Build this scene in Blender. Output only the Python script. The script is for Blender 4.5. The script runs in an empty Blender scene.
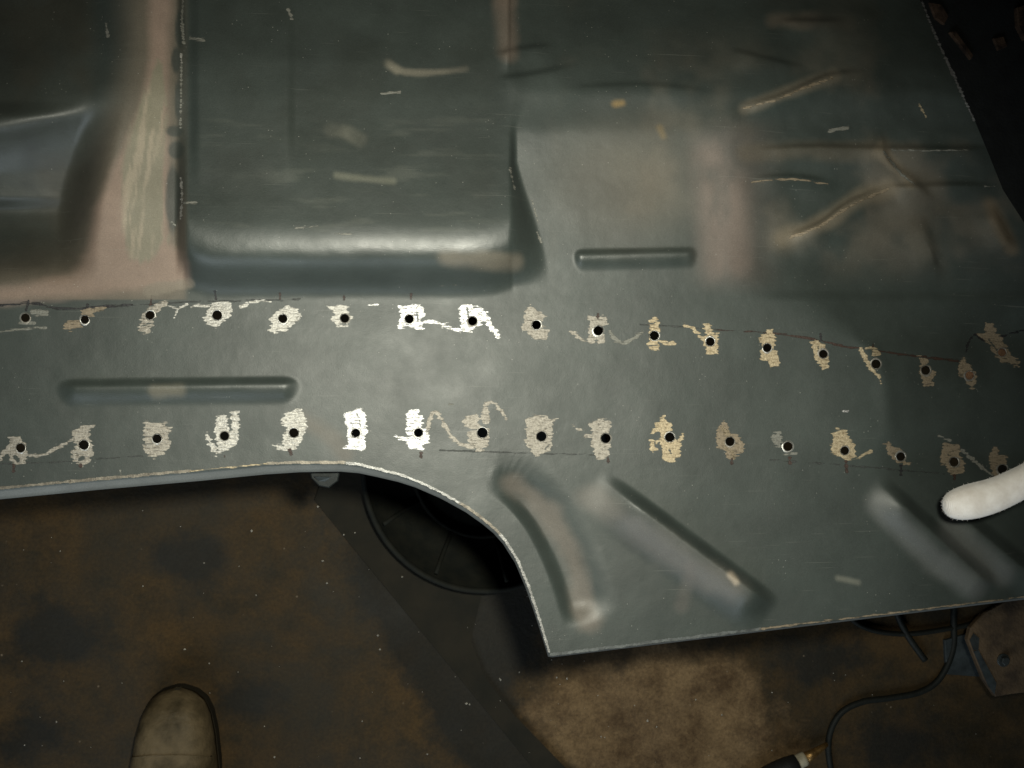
import bpy, math, random
import numpy as np
from mathutils import Matrix, Vector

random.seed(7); RNG = np.random.RandomState(11)
sc = bpy.context.scene
COL = sc.collection

# ------------------------------------------------------------------ camera
F = 1050.0                 # focal length in picture widths/1024
H = 0.50                   # height of the panel above the floor (m)
D = 0.84                   # camera height above the panel (m)
U = D / F                  # one "unit" on the panel = 0.8 mm
FOOT = (375.0, 400.0)      # point of the picture straight below the camera
CAM = np.array([0.0, 0.0, H + D])
fw = Vector(((512 - FOOT[0]) / F, -(384 - FOOT[1]) / F, -1)).normalized()
rt = fw.cross(Vector((0, 1, 0))).normalized()
up = rt.cross(fw).normalized()
cam_d = bpy.data.cameras.new('camera'); cam = bpy.data.objects.new('camera', cam_d); COL.objects.link(cam)
cam.matrix_world = Matrix(((rt.x, up.x, -fw.x, CAM[0]), (rt.y, up.y, -fw.y, CAM[1]), (rt.z, up.z, -fw.z, CAM[2]), (0, 0, 0, 1)))
cam_d.sensor_width = 36.0; cam_d.lens = 36.0 * F / 1024.0
cam_d.clip_start = 0.02; cam_d.clip_end = 100
cam_d.dof.use_dof = True; cam_d.dof.focus_distance = 0.85; cam_d.dof.aperture_fstop = 20.0
sc.camera = cam

# ------------------------------------------------------------------ light
w = bpy.data.worlds.new('World'); sc.world = w; w.use_nodes = True
w.node_tree.nodes['Background'].inputs[0].default_value = (0.85, 0.95, 1.0, 1)
w.node_tree.nodes['Background'].inputs[1].default_value = 0.002
FLASH_W = 44.0
ld = bpy.data.lights.new('camera_flash', 'SPOT'); ld.energy = FLASH_W; ld.shadow_soft_size = 0.022
ld.spot_size = math.radians(79); ld.spot_blend = 1.0; ld.color = (1.0, 0.98, 0.83)
fl = bpy.data.objects.new('camera_flash', ld); COL.objects.link(fl)
fl.location = (0.062, 0.045, H + D + 0.005)
fl.rotation_euler = Vector((0.075 - 0.062, -0.02 - 0.045, -D)).to_track_quat('-Z', 'Y').to_euler()
# daylight from an open door behind the photographer, to the left
dl = bpy.data.lights.new('doorway_daylight', 'AREA'); dl.shape = 'RECTANGLE'; dl.size = 2.2; dl.size_y = 1.5; dl.energy = 36.0; dl.color = (.78, .90, 1.0)
do = bpy.data.objects.new('doorway_daylight', dl); COL.objects.link(do)
do.location = (-0.9, -2.6, 1.75); do.rotation_euler = Vector((0.9, 2.6, -1.3)).to_track_quat('-Z', 'Z').to_euler()
vs = sc.view_settings
vs.view_transform = 'Standard'; vs.look = 'None'; vs.exposure = 0.0; vs.gamma = 1.0; vs.use_curve_mapping = False


# ------------------------------------------------------------------ helpers
def P(x, y, z):
    """world points at height z (arrays welcome) on the line of sight of picture point x, y"""
    x = np.asarray(x, float); y = np.asarray(y, float); z = np.asarray(z, float)
    a = (x - 512) / F; b = -(y - 384) / F
    d = np.stack([rt[i] * a + up[i] * b + fw[i] for i in range(3)], -1)
    t = (z - CAM[2]) / d[..., 2]
    return CAM + d * t[..., None]

def S(a, b, t):
    t = np.clip((np.asarray(t, float) - a) / (b - a), 0, 1)
    return t * t * (3 - 2 * t)

def vnoise(x, y, seed=0):
    r = np.random.RandomState(seed).rand(256, 256)
    xi = np.floor(x).astype(int); yi = np.floor(y).astype(int)
    fx = x - xi; fy = y - yi
    fx = fx * fx * (3 - 2 * fx); fy = fy * fy * (3 - 2 * fy)
    g = lambda i, j: r[(i) % 256, (j) % 256]
    return ((g(xi, yi) * (1 - fx) + g(xi + 1, yi) * fx) * (1 - fy) + (g(xi, yi + 1) * (1 - fx) + g(xi + 1, yi + 1) * fx) * fy)

def fbm(x, y, seed=0, o=3):
    s = 0; a = 0.5; n = 0
    for k in range(o):
        s = s + a * vnoise(x * 2 ** k + 17 * k, y * 2 ** k + 31 * k, seed + k); n += a; a *= .5
    return s / n

def table(pts, sig):
    """smoothed piecewise-linear profile"""
    pts = sorted(pts); t = np.arange(-300, 1200, 0.5)
    v = np.interp(t, [p[0] for p in pts], [p[1] for p in pts])
    k = np.exp(-0.5 * (np.arange(-4 * sig, 4 * sig + .1, .5) / sig) ** 2); k /= k.sum()
    n = len(k) // 2
    v = np.convolve(np.pad(v, n, mode='edge'), k, 'same')[n:-n]
    return lambda q: np.interp(q, t, v)

def seg(x, y, a, b):
    """distance to, position along and signed side of segment a-b"""
    dx, dy = b[0] - a[0], b[1] - a[1]; L = math.hypot(dx, dy) + 1e-9
    t = ((x - a[0]) * dx + (y - a[1]) * dy) / L ** 2
    c = np.clip(t, 0, 1)
    d = np.hypot(x - a[0] - c * dx, y - a[1] - c * dy)
    s = ((x - a[0]) * dy - (y - a[1]) * dx) / L
    return d, t, s

def smooth_line(pts, n=8):
    pts = [np.array(p, float) for p in pts]
    if len(pts) < 3: return pts
    out = []
    q = [2 * pts[0] - pts[1]] + pts + [2 * pts[-1] - pts[-2]]
    for i in range(1, len(q) - 2):
        for k in range(n):
            t = k / n
            out.append(0.5 * (2 * q[i] + (q[i + 1] - q[i - 1]) * t + (2 * q[i - 1] - 5 * q[i] + 4 * q[i + 1] - q[i + 2]) * t * t
                              + (3 * q[i] - q[i - 1] - 3 * q[i + 1] + q[i + 2]) * t ** 3))
    out.append(pts[-1]); return out

def dline(x, y, pts):
    d = np.full(np.shape(x), 1e9)
    for a, b in zip(pts[:-1], pts[1:]): d = np.minimum(d, seg(x, y, a, b)[0])
    return d

def sline(x, y, pts):
    """distance, signed side and position (0..1) along a polyline"""
    best = np.full(np.shape(x), 1e9); sg = np.zeros(np.shape(x)); tt = np.zeros(np.shape(x))
    n = len(pts) - 1
    for k, (a, b) in enumerate(zip(pts[:-1], pts[1:])):
        d, t, s = seg(x, y, a, b); m = d < best
        best = np.where(m, d, best); sg = np.where(m, np.sign(s), sg); tt = np.where(m, (k + np.clip(t, 0, 1)) / n, tt)
    return best, sg, tt

def dpoly(x, y, pts):
    """signed distance to a polygon, negative inside"""
    d = np.full(np.shape(x), 1e9); ins = np.zeros(np.shape(x), bool)
    for i in range(len(pts)):
        a, b = pts[i], pts[(i + 1) % len(pts)]
        d = np.minimum(d, seg(x, y, a, b)[0])
        cond = (a[1] > y) != (b[1] > y)
        ins ^= cond & (x < (b[0] - a[0]) * (y - a[1]) / ((b[1] - a[1]) or 1e-9) + a[0])
    return np.where(ins, -d, d)

def mesh_obj(name, verts, faces, mat, parent=None, smooth=True):
    me = bpy.data.meshes.new(name)
    me.from_pydata([tuple(map(float, v)) for v in verts], [], [tuple(map(int, f)) for f in faces]); me.update()
    if smooth: me.polygons.foreach_set('use_smooth', [True] * len(me.polygons))
    me.materials.append(mat)
    o = bpy.data.objects.new(name, me); COL.objects.link(o)
    if parent: o.parent = parent
    return o

def tag(o, label=None, cat=None, group=None, kind=None):
    for k, v in (('label', label), ('category', cat), ('group', group), ('kind', kind)):
        if v: o[k] = v
    return o

def empty(name, loc):
    o = bpy.data.objects.new(name, None); COL.objects.link(o); o.location = loc; o.empty_display_size = .05
    return o

def attach(o, parent):
    """make o a part of an Empty that stands away from the origin, keeping world placement"""
    o.parent = parent; o.matrix_parent_inverse = Matrix.Translation(-Vector(parent.location))
    return o

def tube(name, pts, rad, mat, parent=None, n=10, cap=True):
    pts = [Vector(p) for p in pts]; V = []; Fc = []
    ref = Vector((0, 0, 1)) if abs((pts[1] - pts[0]).normalized().z) < .9 else Vector((1, 0, 0))
    for i, p in enumerate(pts):
        t = (pts[min(i + 1, len(pts) - 1)] - pts[max(i - 1, 0)]).normalized()
        a = t.cross(ref).normalized(); b = a.cross(t)
        r = rad(i / (len(pts) - 1)) if callable(rad) else rad
        for k in range(n):
            th = 2 * math.pi * k / n
            V.append(p + a * math.cos(th) * r + b * math.sin(th) * r)
    for i in range(len(pts) - 1):
        for k in range(n):
            Fc.append((i * n + k, i * n + (k + 1) % n, (i + 1) * n + (k + 1) % n, (i + 1) * n + k))
    if cap: Fc.append(tuple(range(n))[::-1]); Fc.append(tuple((len(pts) - 1) * n + k for k in range(n)))
    return mesh_obj(name, V, Fc, mat, parent)

def prism(name, poly, z0, z1, mat, parent=None, bev=0.0):
    """solid plate from world xy outline"""
    n = len(poly); V = []; c = np.mean(np.array(poly), 0)
    levels = [(z0, 0), (z1 - bev, 0), (z1, bev)] if bev else [(z0, 0), (z1, 0)]
    for z, ins in levels:
        for p in poly:
            q = np.array(p); d = c - q; L = np.linalg.norm(d); q = q + d / L * ins
            V.append((q[0], q[1], z))
    Fc = []
    for l in range(len(levels) - 1):
        for i in range(n): Fc.append((l * n + i, l * n + (i + 1) % n, (l + 1) * n + (i + 1) % n, (l + 1) * n + i))
    Fc.append(tuple((len(levels) - 1) * n + i for i in range(n))); Fc.append(tuple(range(n))[::-1])
    return mesh_obj(name, V, Fc, mat, parent, smooth=False)

# ------------------------------------------------------------------ materials
def mat(name):
    m = bpy.data.materials.new(name); m.use_nodes = True
    nt = m.node_tree; b = nt.nodes['Principled BSDF']
    return m, nt, b

def N(nt, t, **kw):
    n = nt.nodes.new(t)
    for k, v in kw.items():
        if k.startswith('i_'): n.inputs[k[2:].replace('_', ' ')].default_value = v
        else: setattr(n, k, v)
    return n

def noise(nt, co, scale, detail=4, rough=.55, dist=0.0):
    n = N(nt, 'ShaderNodeTexNoise'); n.inputs['Scale'].default_value = scale; n.inputs['Detail'].default_value = detail
    n.inputs['Roughness'].default_value = rough; n.inputs['Distortion'].default_value = dist
    nt.links.new(co, n.inputs['Vector']); return n.outputs['Fac']

def ramp(nt, fac, stops):
    r = N(nt, 'ShaderNodeValToRGB'); e = r.color_ramp.elements
    while len(e) < len(stops): e.new(0.5)
    for el, (p, c) in zip(e, stops):
        el.position = p; el.color = (c, c, c, 1) if isinstance(c, (int, float)) else (*c, 1)
    nt.links.new(fac, r.inputs[0]); return r.outputs[0]

def mix(nt, fac, a, b, mode='MIX'):
    m = N(nt, 'ShaderNodeMix', data_type='RGBA', blend_type=mode)
    for s, v in ((m.inputs[0], fac), (m.inputs[6], a), (m.inputs[7], b)):
        if isinstance(v, (int, float)): s.default_value = v
        elif isinstance(v, tuple): s.default_value = (*v, 1)
        else: nt.links.new(v, s)
    return m.outputs[2]

def math_(nt, op, a, b=0.0):
    m = N(nt, 'ShaderNodeMath', operation=op)
    for s, v in zip(m.inputs, (a, b)):
        if isinstance(v, (int, float)): s.default_value = v
        else: nt.links.new(v, s)
    return m.outputs[0]

def bump(nt, b, h, strength, dist=.001):
    n = N(nt, 'ShaderNodeBump'); n.inputs['Strength'].default_value = strength; n.inputs['Distance'].default_value = dist
    nt.links.new(h, n.inputs['Height']); nt.links.new(n.outputs[0], b.inputs['Normal'])

def objco(nt, sx=1, sy=1, sz=1):
    g = N(nt, 'ShaderNodeNewGeometry')       # world position: the parts share one pattern, in metres
    if (sx, sy, sz) == (1, 1, 1): return g.outputs['Position']
    mp = N(nt, 'ShaderNodeMapping'); mp.inputs['Scale'].default_value = (sx, sy, sz)
    nt.links.new(g.outputs['Position'], mp.inputs[0]); return mp.outputs[0]

def simple(name, col, rough=.6, metal=0.0, var=.35, scale=60, bmp=.2, col2=None):
    m, nt, b = mat(name); co = objco(nt)
    f = noise(nt, co, scale, 6)
    c2 = col2 or tuple(c * (1 - var) for c in col)
    c = mix(nt, ramp(nt, f, [(.35, 0.0), (.65, 1.0)]), c2, col)
    nt.links.new(c, b.inputs['Base Color'])
    b.inputs['Roughness'].default_value = rough; b.inputs['Metallic'].default_value = metal
    b.inputs['Specular IOR Level'].default_value = .5 if metal > .3 else .22
    bump(nt, b, noise(nt, co, scale * 6, 4), bmp, .002)
    return m

def paint_material():
    m, nt, b = mat('dark_primer_paint'); co = objco(nt)
    a = N(nt, 'ShaderNodeAttribute', attribute_name='Col')
    v = ramp(nt, noise(nt, co, 16, 7, .6), [(.3, .80), (.7, 1.2)])
    c = mix(nt, 1.0, a.outputs['Color'], v, 'MULTIPLY')
    grain = ramp(nt, noise(nt, co, 1100, 3, .7), [(.3, .84), (.7, 1.16)])
    c = mix(nt, 1.0, c, grain, 'MULTIPLY')
    # hairline scratches, mostly along the sheet, and dust flecks
    for rot, sx_, sy_, lo in ((8, 14, 900, .725), (-24, 16, 1000, .745), (70, 20, 1000, .75)):
        g = N(nt, 'ShaderNodeNewGeometry'); mp = N(nt, 'ShaderNodeMapping'); mp.inputs['Rotation'].default_value = (0, 0, math.radians(rot)); mp.inputs['Scale'].default_value = (sx_, sy_, 1)
        nt.links.new(g.outputs['Position'], mp.inputs[0])
        sc_ = ramp(nt, noise(nt, mp.outputs[0], 1.0, 2, .5), [(lo, 0.0), (lo + .05, 1.0)])
        c = mix(nt, math_(nt, 'MULTIPLY', sc_, .22), c, (.20, .20, .18))
    vo = N(nt, 'ShaderNodeTexVoronoi'); vo.inputs['Scale'].default_value = 230; nt.links.new(co, vo.inputs['Vector'])
    sp = ramp(nt, vo.outputs['Distance'], [(.04, 1.0), (.10, 0.0)])
    pick = ramp(nt, noise(nt, co, 55, 3), [(.53, 0.0), (.62, 1.0)])
    c = mix(nt, math_(nt, 'MULTIPLY', math_(nt, 'MULTIPLY', sp, pick), .55), c, (.42, .41, .37))
    nt.links.new(c, b.inputs['Base Color'])
    r = N(nt, 'ShaderNodeMapRange'); nt.links.new(noise(nt, co, 35, 6, .65), r.inputs[0])
    r.inputs[3].default_value = .40; r.inputs[4].default_value = .60
    nt.links.new(math_(nt, 'ADD', r.outputs[0], math_(nt, 'MULTIPLY', a.outputs['Alpha'], .30)), b.inputs['Roughness'])
    b.inputs['Specular IOR Level'].default_value = .5
    h = math_(nt, 'ADD', noise(nt, co, 1500, 2), math_(nt, 'MULTIPLY', noise(nt, co, 120, 3), 2.0))
    bump(nt, b, h, .16, .0006)
    return m

def scuff_material(name, col, col2, metal, rough, cover=.42):
    """sanded-through paint: bare steel, primer left in the scratches, ragged edges"""
    m, nt, b = mat(name)
    st = noise(nt, objco(nt, 140, 820, 140), 1.0, 3, .55)
    fine = noise(nt, objco(nt), 520, 3, .6)
    c = mix(nt, ramp(nt, math_(nt, 'ADD', math_(nt, 'MULTIPLY', fine, .45), math_(nt, 'MULTIPLY', st, .55)), [(.36, 0.0), (.52, 1.0)]), col2, col)
    nt.links.new(c, b.inputs['Base Color'])
    b.inputs['Metallic'].default_value = metal; b.inputs['Roughness'].default_value = rough
    bump(nt, b, math_(nt, 'ADD', math_(nt, 'MULTIPLY', st, 1.6), fine), .55, .0009)
    e = N(nt, 'ShaderNodeAttribute', attribute_name='edge')
    al = math_(nt, 'ADD', e.outputs['Fac'], math_(nt, 'MULTIPLY', math_(nt, 'SUBTRACT', st, .5 + cover * .06), 1.15))
    al = ramp(nt, al, [(.36, 0.0), (.62, 1.0)])
    nt.links.new(al, b.inputs['Alpha'])
    return m

M = {}
M['paint'] = paint_material()
M['steel'] = scuff_material('scuffed_steel', (.58, .58, .58), (.22, .215, .21), .85, .44, .25)
M['pale'] = scuff_material('scuffed_pale', (.42, .41, .38), (.23, .22, .195), .5, .5, .26)
M['tan'] = scuff_material('scuffed_primer_tan', (.30, .278, .24), (.16, .145, .12), .35, .52, .26)
M['gold'] = scuff_material('scuffed_primer_gold', (.42, .35, .235), (.23, .175, .105), .45, .55, .30)
M['grey'] = scuff_material('scuffed_grey', (.17, .17, .15), (.12, .12, .105), .2, .6, .5)
M['brown'] = scuff_material('scuffed_brown', (.21, .17, .12), (.12, .10, .07), .2, .6, .34)
M['rim'] = simple('bare_metal_rim', (.66, .65, .61), .38, .8, .35, 400, .2)
M['rim_dull'] = simple('dull_metal_rim', (.34, .32, .28), .5, .6, .45, 400, .3)
M['lip_pale'] = simple('worn_lip_pale', (.30, .30, .29), .45, .5, .5, 150, .2)
M['lip_tan'] = simple('worn_lip_tan', (.24, .215, .175), .5, .4, .6, 150, .2)
M['lip_grey'] = simple('worn_lip_grey', (.12, .13, .13), .5, .2, .5, 150, .2)
M['pen'] = scuff_material('marker_ink', (.012, .012, .014), (.02, .018, .018), 0, .6, .42)
M['faintpen'] = scuff_material('faded_ink', (.030, .034, .032), (.04, .045, .042), 0, .6, .6)
M['redpen'] = scuff_material('reddish_ink', (.034, .018, .013), (.022, .015, .012), 0, .6, .42)

# ------------------------------------------------------------------ the stamped sheet: relief in units of 0.8 mm
box_top = table([(-120, -70), (-60, -50), (0, -24), (60, 0), (95, 9.5), (130, 17), (170, 27), (205, 35), (226, 39.5), (236, 40), (246, 38.9), (254, 37.3), (261, 34.5), (268, 29.5), (276, 20), (284, 9), (291, 2.5), (297, 0), (400, 0)], 4)
ridge_top = table([(-120, -40), (0, -10), (90, 12), (130, 15), (200, 13), (262, 4), (285, 0), (400, 0)], 6)
pocket = table([(-120, -70), (0, -38), (60, -10), (100, 6), (112, 8), (120, 5), (135, -7), (150, -17), (170, -27.5), (190, -34), (203, -37), (214, -38), (230, -33), (250, -20), (268, -6), (282, 0), (400, 0)], 4)
top_right = table([(-120, -95), (0, -46), (40, -20), (66, -3), (92, 8), (130, 13), (250, 3), (288, 0), (400, 0)], 5)
fold_x = table([(-120, 765), (200, 765), (290, 800), (330, 850), (350, 872), (380, 886), (430, 890), (455, 880), (500, 900), (620, 940)], 5)
fold_s = table([(-120, .22), (250, .20), (310, .42), (340, .64), (450, .64), (500, .46), (600, .34)], 8)

CREASES = [  # polyline, half width, height
    ([(738, 108), (775, 99), (806, 86), (832, 76), (872, 71)], 9, 5.0),
    ([(783, 240), (820, 225), (850, 204), (892, 186)], 11, 6.0),
    ([(744, 152), (800, 148), (880, 149), (960, 150), (992, 149)], 9, 3.5),
    ([(748, 180), (790, 177), (834, 183)], 7, 2.5),
    ([(880, 132), (886, 160), (912, 182), (935, 205)], 12, 4.0),
    ([(918, 215), (930, 250), (936, 280)], 14, 3.0),
    ([(880, 188), (940, 186), (995, 186)], 8, 3.0),
    ([(990, 205), (1003, 232), (1012, 250)], 9, 3.5),
    ([(775, 22), (848, 22)], 9, 4.0),
    ([(494, 56), (520, 50), (556, 46)], 8, 3.0), ([(497, 80), (530, 76), (580, 66)], 10, 2.5), ([(728, 50), (760, 58), (810, 70)], 8, 2.5), ([(560, 90), (640, 86), (710, 92)], 9, 1.5),
]
BEAD = smooth_line([(486, 481), (512, 492), (537, 520), (556, 556), (569, 590), (579, 628)], 6)

def hgt(x, y):
    x = np.asarray(x, float); y = np.asarray(y, float)
    h = np.zeros(np.broadcast(x, y).shape)
    # raised box, its top falling away from the viewer, chipped upright left edge, slanting right wall
    ub = np.clip((x - 462) / 50.0, 0, 1); lb = np.clip((222 - x) / 38.0, 0, 1)
    yb = y + S(185, 238, y) * (13 * (1 - np.sqrt(1 - .98 * ub ** 2)) + 20 * (1 - np.sqrt(1 - .98 * lb ** 2)))
    rd = ridge_top(y); bt = box_top(yb)
    xw = 510 + 40 * S(120, 290, y) - 14 * S(110, 40, y)
    right = np.where(x < 509, 1.0, 1 - S(0, 1, (x - (509 - 14 * S(110, 40, y))) / np.maximum(xw - 509 + 14 * S(110, 40, y), 7 + 16 * S(135, 95, y))))
    m = S(176, 187, x)
    base = rd * (1 - m) + top_right(y) * m
    left_zone = rd
    h += np.where(x < 350, left_zone * (1 - m) + bt * m, bt * right + top_right(y) * (1 - right))
    h += 5.0 * S(298, 285, x) * S(189, 200, x) * S(200, 120, y)
    # deep pocket on the far left, its far wall leaning back
    pm = 1 - S(56 + 34 * S(230, 60, y), 100 + 38 * S(250, 30, y), x)
    h = h * (1 - pm) + pm * (pocket(y + .24 * (x - 50) * S(190, 115, y)) + .10 * np.maximum(95 - x, 0) * S(212, 196, y) * S(100, 118, y))
    # upper right sheet
    h -= 3.0 * S(740, 800, x) * S(302, 290, y) + 7.0 * S(728, 772, x) * S(296, 255, y) * S(90, 130, y)
    # sheet folds away to the right
    q = (x - fold_x(y)) / 9.0
    h -= fold_s(y) * 9.0 * np.where(q > 20, q, np.log1p(np.exp(np.minimum(q, 20))))
    h += 2.2 * np.exp(-((x - fold_x(y)) / 9) ** 2) * S(330, 350, y) * S(450, 430, y)
    # pressed beads
    def ridge(a, b, yc, uw, lw, ew, ht, flat):
        yy = y - yc(x); xx = np.maximum(np.maximum(a - x, x - b), 0) / ew
        return ht * S(1, flat, np.hypot(np.where(yy < 0, yy / uw, yy / lw), xx))
    h += ridge(76, 282, lambda q: 386.5 - (q - 180) * .012, 9.5, 21, 20, 5.6, .02)
    h += ridge(582, 688, lambda q: 254.5 - (q - 635) * .02, 6.5, 17, 9, 4.4, .10)
    d, sg, t = sline(x, y, BEAD)          # pressed-in bead round the notch, steep on its left
    h -= 10.5 * np.where(sg < 0, S(16, 0, d), 1 - S(0, 1, d / 46.0)) * S(0, .34, t) * S(1.0, .86, t)
    for a, b, wl, dp in (((603, 480), (772, 605), 44, 18), ((878, 482), (994, 588), 33, 16), ((950, 507), (1078, 612), 30, 14)):
        _, t, s = seg(x, y, a, b)
        prof = np.where(s > 0, S(12, -2, s), S(-wl, 2, s))
        h += dp * prof * S(-.04, .26, t) * S(1.02, .88, t)
    for pts, wd, ht in CREASES:
        d, sg, t = sline(x, y, smooth_line(pts, 4))
        h += 1.7 * ht * np.exp(-(d / np.where(sg > 0, wd * .32, wd * 1.8)) ** 2) * S(-.02, .3, t) * S(1.02, .7, t)
    # sheet is never quite flat
    h += 1.5 * (fbm(x / 120, y / 120, 3) - .5) * 2 + .35 * (fbm(x / 34, y / 34, 5) - .5) * 2
    h += 4 * (fbm(x / 42, y / 36, 9) - .5) * S(730, 790, x) * S(275, 230, y)
    return h

def surf(x, y, lift=0.0):
    return P(x, y, H + (hgt(x, y) + lift) * U)

ye_pts = [(-500, 541), (-90, 498.5), (0, 489), (100, 479.5), (199, 471), (266, 464.5), (300, 463), (341, 463.3), (360, 465.5), (379, 470), (400, 475.5), (417, 481.6), (442, 493.5), (468, 508.5),
          (485, 521), (496, 530.5), (506, 542), (518, 561.5), (528.6, 587), (537, 612), (544, 635), (550, 655.5)]
def y_edge(x):
    l = np.interp(x, [p[0] for p in ye_pts], [p[1] for p in ye_pts])
    return np.where(x <= 550.001, l, 655.5 + (x - 550) * (597.5 - 655.5) / 474)
xr_pts = [(-260, 803), (-60, 893), (0, 920), (30, 932), (120, 974.5), (150, 987), (190, 1003), (235, 1032), (265, 1078), (290, 1160), (325, 1400), (900, 1400)]
def x_right(y): return np.interp(y, [p[0] for p in xr_pts], [p[1] for p in xr_pts])

HOLES = [(25.4, 317.8, 4.4), (84.8, 319.5, 4.2), (150, 315.2, 4.5), (217.2, 315.2, 4.9), (282.9, 318.6, 4.4), (344.8, 318.3, 4.4), (409.3, 319, 4.4), (472.5, 321, 4.5),
         (536.4, 324.9, 4.6), (598.3, 330.6, 4.8), (654.4, 335.6, 4.7), (710.2, 341.7, 4.4), (767.2, 347.8, 4.3), (823.3, 354, 4.3), (876, 364, 4.7), (925.7, 370.2, 4.6),
         (969.6, 375.4, 4.4), (1002, 352.4, 4.2),
         (20.6, 447.9, 4.6), (83.8, 444.8, 4.9), (157, 438.7, 4.6), (224.6, 435.9, 4.5), (293.8, 432.8, 4.8), (355.8, 433, 4.3), (418.4, 432.7, 4.3), (482.4, 432.7, 5.2),
         (541.5, 436.3, 5.0), (605.8, 438.3, 4.9), (669.7, 437.2, 4.8), (730, 441.5, 4.6), (787.9, 446.4, 4.7), (844.8, 450.6, 4.3), (900.8, 456.6, 4.5), (954, 461.9, 4.7), (1002.4, 469.2, 4.8)]

def paint_colour(x, y):
    base = np.stack([np.full(x.shape, v) for v in (.0340, .0425, .0390)], -1); rough = np.zeros(x.shape)
    def lay(mask, col, r=.5):
        nonlocal base, rough
        m = np.clip(mask, 0, 1)[..., None]; base = base * (1 - m) + np.array(col) * m
        rough = rough * (1 - m[..., 0]) + r * m[..., 0]
    n1 = fbm(x / 26, y / 26, 21, 4); n2 = fbm(x / 60, y / 60, 25, 4)
    PINK = (.255, .180, .150); TAN = (.20, .165, .125); DARK = (.028, .034, .030)
    # overspray of tan primer, in soft clouds
    lay(S(.50, .80, n2) * .2 * S(540, 570, x) * S(290, 240, y), TAN)
    lay(.8 * S(-.0, 1.0, 1 - np.hypot((x - 630) / 120, (y - 180) / 95)) * (.55 + .45 * n2), (.118, .102, .078))
    lay(.3 * S(60, 0, np.abs(x - 735)) * S(110, 140, y) * S(300, 270, y), (.16, .125, .108))
    lay(.6 * S(.30, .65, fbm(x / 22, y / 50, 71, 3)) * S(38, 8, np.abs(x - 722 - (y - 200) * .08)) * S(125, 160, y) * S(296, 262, y), (.17, .132, .112))
    lay(.18 * S(.45, .7, n2) * S(720, 900, x) * S(295, 240, y), (.15, .115, .085))
    # the primed ridge on the left, sanded down beside the seam
    ridge = [(152, -300), (150, 0), (150, 60), (140, 110), (114, 165), (95, 210), (86, 255), (70, 274), (0, 287), (-90, 296), (-500, 310), (-500, 330), (-90, 307), (60, 298), (110, 292), (150, 290), (188, 284), (186, 262), (170, 240), (166, 100), (172, 0), (172, -300)]
    d = dpoly(x + 5 * (n1 - .5), y + 8 * (fbm(x / 30, y / 9, 31) - .5), ridge)
    lay(S(7, -7, d) * .95, PINK)
    lay(.5 * S(48, 0, d) * S(190, 182, x) * (y < 300), (.16, .125, .09))
    sand = [(152, 72), (160, 66), (166, 110), (164, 180), (166, 240), (152, 262), (128, 262), (119, 222), (121, 165), (136, 112)]
    d = dpoly(x, y, sand); st = fbm((x + (y - 160) * .12) / 4.5, y / 48, 41, 3)
    lay(S(3, -4, d + 16 * (st - .5)) * .9, (.155, .145, .105), .3)
    lay(S(3, -3, d + 3) * S(.55, .72, st) * .7, (.26, .22, .165), .3)
    for a, b, wd in (((158, 60), (166, 105), 3), ((141, 105), (135, 150), 3), ((150, 95), (147, 150), 2.5)): lay(S(wd, 0, seg(x, y, a, b)[0]) * .7, (.15, .14, .10), .3)
    for cx, cy, rx, ry in ((176, 60, 5, 14), (174, 131, 9, 6), (176, 150, 8, 9), (173, 200, 7, 34), (180, 30, 5, 20), (178, 100, 4, 20)):
        lay(S(1.15, .75, np.hypot((x - cx) / rx, (y - cy) / ry) + .5 * (n1 - .5)) * .85, DARK, .2)
    lay(S(8, 2, np.abs(x - 182)) * S(215, 180, y) * .7, DARK, .1)
    lay(S(3, .5, seg(x, y, (150, 291), (188, 283))[0] - 8 * n1) * .6, (.16, .14, .11))
    # rubbed crests and bare patches; bead and crease flanks also painted as lit
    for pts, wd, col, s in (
        ([(503, 0), (506, 30), (508, 52)], 12, (.15, .115, .09), .6), ([(500, -60), (503, 0)], 12, (.15, .115, .09), .6),
        ([(512, 484), (545, 508), (568, 545), (580, 585), (588, 618)], 14, (.118, .103, .086), .75),  # rubbed paint on the bead's right flank, with its lit band painted in
        ([(595, 500), (640, 530), (690, 565), (735, 590)], 18, (.115, .106, .094), .6), ([(690, 568), (682, 605)], 9, (.10, .088, .078), .35),
        ([(390, 65), (405, 72), (440, 72), (466, 69)], 4, (.20, .18, .14), .8), ([(388, 64), (396, 70)], 6, (.24, .22, .17), .8),
        ([(330, 130), (345, 132), (360, 140)], 8, (.20, .19, .15), .75), ([(337, 175), (365, 179), (393, 181)], 5, (.17, .17, .13), .7),
        ([(616, 104), (622, 103)], 5, (.22, .15, .06), .8), ([(660, 128), (663, 136)], 5, (.18, .13, .06), .5),
        ([(445, 258), (515, 262)], 10, (.17, .145, .11), .5), ([(155, 391), (180, 391)], 9, (.17, .15, .11), .45),
        ([(300, 420), (330, 436), (345, 455)], 12, (.15, .125, .10), .35), ([(775, 20), (848, 22)], 10, (.13, .105, .08), .7),
        ([(782, 238), (822, 222), (852, 203), (890, 187)], 12, (.17, .14, .10), .55), ([(745, 108), (806, 86), (834, 76)], 9, (.16, .135, .10), .55),  # rubbed crease flanks, their highlights painted in as paler tan
        ([(990, 205), (1003, 232), (1012, 250)], 9, (.15, .11, .07), .5), ([(748, 152), (880, 150)], 12, (.11, .09, .065), .4),
        ([(731, 575), (736, 582)], 5, (.27, .23, .18), .9), ([(838, 578), (858, 582)], 4, (.16, .16, .13), .5), ([(880, 150), (910, 182)], 8, (.16, .135, .10), .6)):
        lay(s * S(wd * 1.3, wd * .2, dline(x, y, smooth_line(pts, 3)) + wd * .9 * (n1 - .5)), col, .4)
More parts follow.
